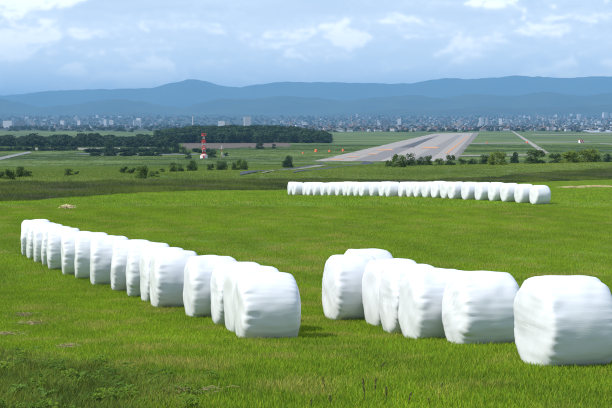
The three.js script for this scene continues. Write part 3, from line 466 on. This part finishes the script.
{
  const R = rng(701);
  const zones = [[150, 286, 640, 2400, 9500, 0], [60, 500, 640, 6000, 11000, 1], [50, -30, 175, 4200, 9500, 1], [12, 262, 310, 4500, 9000, 1]];
  for (const [n, p0, p1, d0, d1, big] of zones) for (let i = 0; i < n; i++) {
    const px = lerp(p0, p1, R()), D = d0 * Math.pow(d1 / d0, R()), tall = D > 3800 && R() < 0.25 + 0.2 * big, s = Math.sqrt(D / 4000);
    if (D < 2600 && px > 432 && px < 545) continue;
    const w = lerp(7, 18, R()) * s, h = tall ? lerp(11, 25, R()) * s : lerp(4, 8, R()) * s;
    const dd = lerp(9, 16, R()) * s, wl = Math.floor(R() * R() * 6), rf = Math.floor(R() * 4), gb = !tall && R() < 0.6;
    const where = px < 175 ? 'above the left wood' : px < 330 ? 'beside the wooded rise' : px < 432 ? 'left of the runway end' : px < 500 ? 'behind the runway end' : 'behind the right-hand airfield grass';
    building(px, D, w, dd, h, wl, rf, gb, `${tall ? 'taller' : 'small'} ${['white', 'light grey', 'beige', 'grey', 'cream', 'blue-grey'][wl]} ${gb ? 'gabled house' : 'flat-roofed block'} in the hazy city ${where}`, 'buildings of the distant city');
  }
  { // roofs too small and too many to count
    const N = 2600, m = new THREE.InstancedMesh(boxG, std(1, 1, 1, 0.85), N), tones = [[0.34, 0.34, 0.35], [0.2, 0.21, 0.23], [0.25, 0.14, 0.11], [0.11, 0.14, 0.18], [0.27, 0.25, 0.22], [0.08, 0.095, 0.11]];
    for (let i = 0; i < N; i++) {
      let px, D; do { px = R() < 0.78 ? lerp(284, 660, R()) : lerp(-40, 180, R()); D = 2500 * Math.pow(10500 / 2500, Math.pow(R(), 0.8)); } while ((D < 2800 && px > 425 && px < 640) || (px < 200 && D < 4000));
      const x = (px - CX) / F * D, s = Math.sqrt(D / 4000), c = tones[Math.floor(R() * 6)]; Q.setFromAxisAngle(V.set(0, 1, 0).clone(), R()); M4.compose(V.set(x, height(x, -D) - 0.3, -D), Q, S.set(lerp(6, 14, R()) * s, lerp(3.5, 9, R()) * s, lerp(6, 12, R()) * s)); m.setMatrixAt(i, M4); m.setColorAt(i, COL.setRGB(...c));
    }
    top(m, 'city_roofs', 'mass of tiny houses filling the distant city', 'houses', null, 'stuff');
  }
  for (const [px, D, w, d, h, wall, roof, l, n] of [
    [247.5, 3000, 17, 12, 33, 0, 3, 'white tower block rising above the wooded rise', 'tower_block'],
    [222, 3100, 17, 14, 22, 0, 3, 'wide white block above the wood, left of the tower block', 'apartment_block'],
    [228, 3150, 10, 12, 20, 1, 3, 'low grey block touching the wide white block above the wood', 'apartment_block'],
    [9, 4200, 32, 15, 24, 0, 3, 'long white block above the left wood near the left edge', 'apartment_block'],
    [21, 4000, 30, 15, 22, 3, 0, 'long bluish block above the left wood', 'apartment_block'],
    [80, 5200, 14, 12, 26, 0, 3, 'white block above the wood, left of centre of the left skyline', 'apartment_block'],
    [106, 5200, 12, 12, 32, 0, 3, 'slim white tower in the left skyline', 'tower_block'],
    [112, 5300, 18, 12, 28, 0, 3, 'white slab just right of the slim white tower', 'apartment_block'],
    [139.5, 5000, 18, 14, 36, 0, 3, 'bright white stepped tower in the left skyline', 'tower_block'],
    [137, 4980, 26, 14, 26, 0, 3, 'lower white wing of the stepped tower', 'apartment_block'],
    [385, 4200, 30, 26, 26, 5, 2, 'teal bulky hall in the centre of the city', 'hall'],
    [399, 5200, 16, 12, 34, 0, 3, 'white tower block in the centre of the city', 'tower_block'],
    [481, 5600, 16, 12, 40, 0, 3, 'tall pale tower block above the far runway end', 'tower_block'],
    [486, 5700, 14, 12, 38, 1, 3, 'second tall pale tower block above the far runway end', 'tower_block'],
    [500, 5600, 14, 12, 36, 0, 3, 'tall pale tower block right of the pair', 'tower_block'],
    [578, 8200, 26, 16, 40, 0, 3, 'white block in the raised right part of the city', 'apartment_block'],
    [604, 8600, 30, 20, 46, 0, 3, 'white castle-like block highest at the right edge of the city', 'apartment_block'],
    [598, 5000, 30, 16, 14, 0, 3, 'low long white hall by the apron', 'hall'],
  ]) building(px, D, w, d, h, wall, roof, false, l, 'large blocks of the distant city', n);
  // chimney and antenna towers
  for (const [px, D, h, l, wall] of [[193, 3000, 36, 'slim white chimney above the wooded rise', 0], [351.5, 5200, 52, 'thin lattice tower above the city centre', 4]]) {
    const x = (px - CX) / F * D, t = thing('chimney', l, 'chimney'); t.position.set(x, height(x, -D) - 0.3, -D);
    part(t, 'shaft', new THREE.CylinderGeometry(1.3, 2.1, h, 10).translate(0, h / 2, 0), mWall[wall]); part(t, 'rim', new THREE.CylinderGeometry(1.7, 1.7, 1.6, 10).translate(0, h + 0.8, 0), mRoof[1]);
  }
}

// ---------------------------------------------------------------- airfield furniture
const mRed = std(0.62, 0.05, 0.035, 0.6), mWhite = std(0.8, 0.8, 0.78, 0.6), mMark = std(0.8, 0.16, 0.04, 0.6), mGrey = std(0.3, 0.3, 0.31, 0.6);
function tube(a, b, r, seg = 6) { const A = new THREE.Vector3(...a), B = new THREE.Vector3(...b), d = B.clone().sub(A), g = new THREE.CylinderGeometry(r, r, d.length(), seg).translate(0, d.length() / 2, 0); g.applyQuaternion(new THREE.Quaternion().setFromUnitVectors(new THREE.Vector3(0, 1, 0), d.normalize())); return g.translate(A.x, A.y, A.z); }
{
  const p = ground(204, 158.5), t = thing('beacon_mast', 'red and white lattice mast on a round hut before the wood', 'mast'); t.position.copy(p);
  const H = 12.4, secs = 6, y0 = 2.1, w = (y) => 0.75 - 0.4 * (y - y0) / (H - y0);
  for (let s = 0; s < secs; s++) {
    const a = lerp(y0, H, s / secs), b = lerp(y0, H, (s + 1) / secs), gs = [];
    for (const [i, j] of [[-1, -1], [1, -1], [1, 1], [-1, 1]]) { const [k, l] = [-j, i]; gs.push(tube([i * w(a), a, j * w(a)], [i * w(b), b, j * w(b)], 0.13)); gs.push(tube([i * w(a), a, j * w(a)], [k * w(b), b, l * w(b)], 0.08)); gs.push(tube([i * w(b), b, j * w(b)], [k * w(b), b, l * w(b)], 0.08)); }
    part(t, 'mast_section', mergeGeometries(gs), s % 2 ? mWhite : mRed);
  }
  for (const y of [lerp(y0, H, 0.28), lerp(y0, H, 0.64), H]) { const pl = part(t, 'platform', new THREE.CylinderGeometry(1.25, 1.25, 0.55, 12).translate(0, y + 0.2, 0), mRed); const gs = []; for (let k = 0; k < 10; k++) { const a = k * 0.6283; gs.push(tube([Math.cos(a) * 1.2, y + 0.4, Math.sin(a) * 1.2], [Math.cos(a) * 1.2, y + 1.25, Math.sin(a) * 1.2], 0.05)); } gs.push(new THREE.TorusGeometry(1.2, 0.06, 5, 20).rotateX(Math.PI / 2).translate(0, y + 1.25, 0)); part(pl, 'railing', mergeGeometries(gs), mRed); }
  part(t, 'hut', new THREE.CylinderGeometry(2.0, 2.0, 1.7, 20).translate(0, 0.75, 0), mWhite); part(t, 'hut_roof', new THREE.SphereGeometry(2.05, 20, 8, 0, 6.2832, 0, Math.PI / 2).scale(1, 0.4, 1).translate(0, 1.6, 0), std(0.7, 0.42, 0.42, 0.6)); part(t, 'door', new THREE.BoxGeometry(0.9, 1.5, 0.12).translate(0, 0.75, 2.0), mRed);
}
{
  const p = ground(222, 157.5), t = thing('antenna_mast', 'slim red and white antenna mast right of the beacon mast', 'mast'); t.position.copy(p);
  for (let s = 0; s < 4; s++) part(t, 'mast_section', new THREE.CylinderGeometry(0.16, 0.2, 1.7, 8).translate(0, 0.85 + s * 1.7, 0), s % 2 ? mWhite : mRed);
  part(t, 'crossarm', tube([-1.8, 4.9, 0], [1.2, 4.9, 0], 0.1), mWhite); part(t, 'equipment_box', new THREE.BoxGeometry(1.6, 1.5, 1).translate(0.8, 0.7, 0), mGrey);
}
for (const [px, py, s, l] of [[303, 154.5, 0.8, 'leftmost small orange marker on the airfield slope'], [316, 153.5, 1.35, 'largest orange marker left of the runway'], [329.5, 153, 1.0, 'third orange marker from the left before the runway'], [343, 152.5, 1.15, 'orange marker closest to the runway edge'], [487, 144, 0.9, 'small red marker on the grass right of the runway'], [527, 144, 1.2, 'orange marker beside the diagonal taxiway']]) {
  const p = ground(px, py), t = thing('airfield_marker', l, 'marker', 'orange airfield markers'); t.position.copy(p); t.scale.setScalar(s * 0.8);
  part(t, 'post', tube([0, -0.2, 0], [0, 1.0, 0], 0.09), mGrey); part(t, 'drum', new THREE.CylinderGeometry(0.75, 1.0, 1.3, 14).translate(0, 1.55, 0), mMark); part(t, 'cap', new THREE.SphereGeometry(0.75, 14, 6, 0, 6.2832, 0, Math.PI / 2).scale(1, 0.5, 1).translate(0, 2.2, 0), mMark);
}
{ // chequered hut
  const p = ground(581, 143), t = thing('checkered_hut', 'red and white chequered hut on the right-hand airfield grass', 'hut'); t.position.copy(p); t.rotation.y = 0.3;
  part(t, 'walls', new THREE.BoxGeometry(4, 3, 3).translate(0, 1.4, 0), mWhite); part(t, 'roof', new THREE.BoxGeometry(4.3, 0.3, 3.3).translate(0, 3.05, 0), mRed);
  for (let i = 0; i < 4; i++) for (let j = 0; j < 2; j++) if ((i + j) % 2) part(t, 'panel', new THREE.BoxGeometry(0.98, 1.4, 0.06).translate(-1.5 + i, 0.7 + j * 1.42, 1.52), mRed);
}

// ---------------------------------------------------------------- foreground plants and straw
const mHay = new THREE.MeshStandardMaterial({ color: lin(0.75, 0.64, 0.36), vertexColors: true, roughness: 0.95, side: THREE.DoubleSide });
const mStraw = new THREE.MeshStandardMaterial({ color: lin(0.36, 0.27, 0.16), vertexColors: true, roughness: 0.95, side: THREE.DoubleSide });
function strawGeometry(seed, n, rx, rz, h) {
  const R = rng(seed), pos = [], col = [], idx = [];
  for (let k = 0; k < n; k++) {
    const a = R() * 6.28, r = 1.1 * Math.abs(R() + R() + R() - 1.5) / 1.1, x = Math.cos(a) * r * rx, z = Math.sin(a) * r * rz, y = h * Math.max(0, 1 - r * r) * R() + 0.02, d = R() * 6.28, l = lerp(0.05, 0.16, R()), w = 0.0018 + 0.0022 * R(), dy = (R() - 0.4) * 0.06, cx = Math.cos(d) * l, cz = Math.sin(d) * l, b = pos.length / 3, v = lerp(0.5, 1.25, R());
    pos.push(x - cx, y - dy, z - cz, x - cx - cz / l * w, y - dy + w, z - cz + cx / l * w, x, y + 0.015, z, x - cz / l * w, y + 0.015 + w, z + cx / l * w, x + cx, y + dy, z + cz, x + cx - cz / l * w, y + dy + w, z + cz + cx / l * w);
    for (let q = 0; q < 6; q++) col.push(v, v * lerp(0.9, 1.05, R()), v);
    idx.push(b, b + 2, b + 1, b + 1, b + 2, b + 3, b + 2, b + 4, b + 3, b + 3, b + 4, b + 5);
  }
  const g = new THREE.BufferGeometry(); g.setAttribute('position', new THREE.Float32BufferAttribute(pos, 3)); g.setAttribute('color', new THREE.Float32BufferAttribute(col, 3)); g.setIndex(idx); g.computeVertexNormals(); return g;
}
[[24, 317, 0.36, 0.34, 'upper clump of brown cut straw at the left edge'], [33, 326, 0.30, 0.3, 'brown straw clump just below the upper one'], [4, 337, 0.22, 0.3, 'brown straw clump cut by the left edge of the photo'], [66, 350, 0.22, 0.26, 'straw clump in the long grass right of the broad leaves'], [26, 367, 0.2, 0.24, 'small straw clump beside the pale broad-leaved plant'], [194, 397, 0.3, 0.26, 'brown straw clump at the bottom, below the left row']].forEach(([px, py, rx, rz, l], i) => {
  const p = ground(px, py), m = new THREE.Mesh(strawGeometry(800 + i, 120, rx * 1.6, rz * 1.7, 0.035), mStraw); m.position.copy(p).y += 0.015; m.rotation.y = i; top(m, 'straw_clump', l, 'straw', 'clumps of cut straw');
});
[[572, 188.3, 1.6, 0.5, 'short pale hay streak right of the distant row'], [597, 187.6, 3.6, 0.7, 'long pale hay streak at the right edge of the field'], [68, 209.5, 0.2, 0.2, 'small pale hay heap alone in the left field']].forEach(([px, py, rx, rz, l], i) => {
  const m = new THREE.Mesh(strawGeometry(830 + i, i === 2 ? 200 : 900, rx / 3, rz / 3, 0.06), mHay); m.position.copy(ground(px, py)).y += 0.05; m.scale.set(3, 2.5, 3); top(m, 'hay_streak', l, 'hay', 'hay left on the field');
});
const mDock = new THREE.MeshPhysicalMaterial({ color: lin(0.10, 0.19, 0.025), roughness: 0.9, specularIntensity: 0.12, transmission: 0.3, thickness: 0, side: THREE.DoubleSide }), mDockPale = new THREE.MeshPhysicalMaterial({ color: lin(0.27, 0.34, 0.06), roughness: 0.9, specularIntensity: 0.12, transmission: 0.3, thickness: 0, side: THREE.DoubleSide });
function leafGeometry(len, w, droop) { const g = new THREE.PlaneGeometry(1, 1, 4, 10), P = g.attributes.position; for (let i = 0; i < P.count; i++) { const t = P.getY(i) + 0.5, u = P.getX(i) * 2, ww = w * Math.pow(Math.sin(Math.PI * Math.min(1, 0.06 + t * 0.94)), 0.7) * (1 - 0.25 * t); P.setXYZ(i, u * ww / 2, len * (0.55 * t - droop * t * t) + Math.abs(u) * ww * 0.18 + 0.006 * Math.sin(t * 22 + u * 2), len * t * 0.8); } g.computeVertexNormals(); return g; }
const leafG = [0, 1, 2].map((k) => leafGeometry(0.2 + 0.05 * k, 0.075 + 0.012 * k, 0.45 + 0.1 * k));
function dock(px, py, s, pale, n, label) {
  s *= 0.72;
  const t = thing('broad_leaved_weed', label, 'plant', 'broad-leaved weeds in the verge'), R = rng(Math.round(px * 31 + py)); t.position.copy(ground(px, py)); t.scale.setScalar(s);
  part(t, 'stem', new THREE.CylinderGeometry(0.004, 0.008, 0.16, 6).translate(0, 0.07, 0), mDock);
  for (let k = 0; k < n; k++) { const l = part(t, 'leaf', leafG[k % 3], pale ? mDockPale : mDock); l.rotation.set((R() - 0.5) * 0.5, k * 2.4 + R(), 0, 'YXZ'); l.position.y = 0.04 + 0.1 * k / n; l.scale.setScalar(0.8 + 0.5 * R()); }
}
[[3, 371, 1.1, 1, 6, 'pale yellow-green broad-leaved weed at the left edge'], [11, 364, 0.95, 1, 6, 'pale broad-leaved weed just above the one at the left edge'], [37, 352, 0.9, 0, 7, 'pale grey-green weed below the straw clumps'], [58, 374, 1.0, 0, 8, 'broad-leaved weed in the middle of the dark verge'], [80, 384, 1.1, 0, 8, 'large dark weed in the verge near the bottom'], [62, 366, 0.9, 0, 7, 'dark weed right of the pale leaves'], [128, 396, 1.0, 0, 8, 'dark weed at the bottom right of the verge'], [100, 378, 0.9, 0, 7, 'dark weed between the verge and the mown grass'], [20, 396, 1.1, 0, 8, 'dark leafy weed in the bottom left corner'], [47, 402, 1.0, 0, 8, 'leafy weed at the bottom edge, right of the corner']].forEach((a) => dock(...a));
{ // low broad-leaved herbs through the verge
  const R = rng(881), gs = []; for (let k = 0; k < 16; k++) { const g = leafGeometry(0.05 + 0.03 * R(), 0.028 + 0.016 * R(), 0.5); g.rotateX((R() - 0.5) * 0.6); g.rotateY(R() * 6.28); g.translate((R() - 0.5) * 0.16, 0.05 + 0.1 * R(), (R() - 0.5) * 0.16); gs.push(g); }
  sow('verge_herbs', mergeGeometries(gs), new THREE.MeshPhysicalMaterial({ color: 0xffffff, roughness: 0.9, transmission: 0.35, thickness: 0, specularIntensity: 0.12, side: THREE.DoubleSide }), 'small leafy herbs growing through the near left verge', 'herbs', 0.16, 10.5, 22, 882, (x, z, D, R) => { const c = smooth(0.0, 0.35, fbm2(x * 1.1 + 6, z * 1.1, 3)); return R() < c * rough_edge(x, z) * 0.5 ? [lerp(0.7, 1.3, R()), COL.clone().setRGB(0.06, 0.13, 0.012).lerp(new THREE.Color().setRGB(0.15, 0.25, 0.02), R())] : null; });
}
// brown seed stalks near the bottom edge
const mStalk = std(0.055, 0.035, 0.025, 0.9), mSeed = std(0.07, 0.04, 0.028, 0.95);
const seedG = (() => { const R = rng(901), gs = []; for (let k = 0; k < 90; k++) { const y = R(), a = R() * 6.28, r = 0.011 * Math.sin(Math.PI * (0.12 + 0.8 * y)) * (0.5 + R() * 0.7); gs.push(new THREE.OctahedronGeometry(0.0042, 0).translate(Math.cos(a) * r, y * 0.15, Math.sin(a) * r)); } return mergeGeometries(gs); })();
[[326, 393, 14, -0.22, 'brown seed stalk farthest left along the bottom, leaning left'], [365, 403, 22, -0.08, 'tallest brown seed stalk at the bottom centre'], [374.5, 398, 18, 0.06, 'brown seed stalk just right of the tallest'], [386, 403, 15, 0.0, 'brown seed stalk standing straight right of the tall pair'], [407, 406, 13, 0.3, 'brown seed stalk leaning right near the bottom edge'], [429, 408, 9, -0.05, 'short brown seed stalk at the bottom edge'], [442, 393, 9, 0.02, 'small brown seed stalk farthest right'], [377, 371, 11, 0.75, 'thin brown stalk bent far to the right, above the others'], [331, 408, 12, -0.1, 'brown seed stalk at the bottom edge, left of the tallest'], [311, 408, 8, 0.05, 'short brown seed stalk left of all, at the bottom edge']].forEach(([px, py, h, lean, l], i) => {
  const p = ground(px, py), H = h / F * -p.z * 1.15, t = thing('seed_stalk', l, 'plant', 'brown seed stalks'); t.position.copy(p); t.rotation.z = -lean;
  part(t, 'stem', tube([0, -0.03, 0], [0, H * 0.6, 0], 0.0045), mStalk); const s = part(t, 'seed_head', seedG, mSeed); s.position.y = H * 0.45; s.scale.set(1.1, H * 0.55 / 0.15, 1.1);
});

renderer.render(scene, camera);
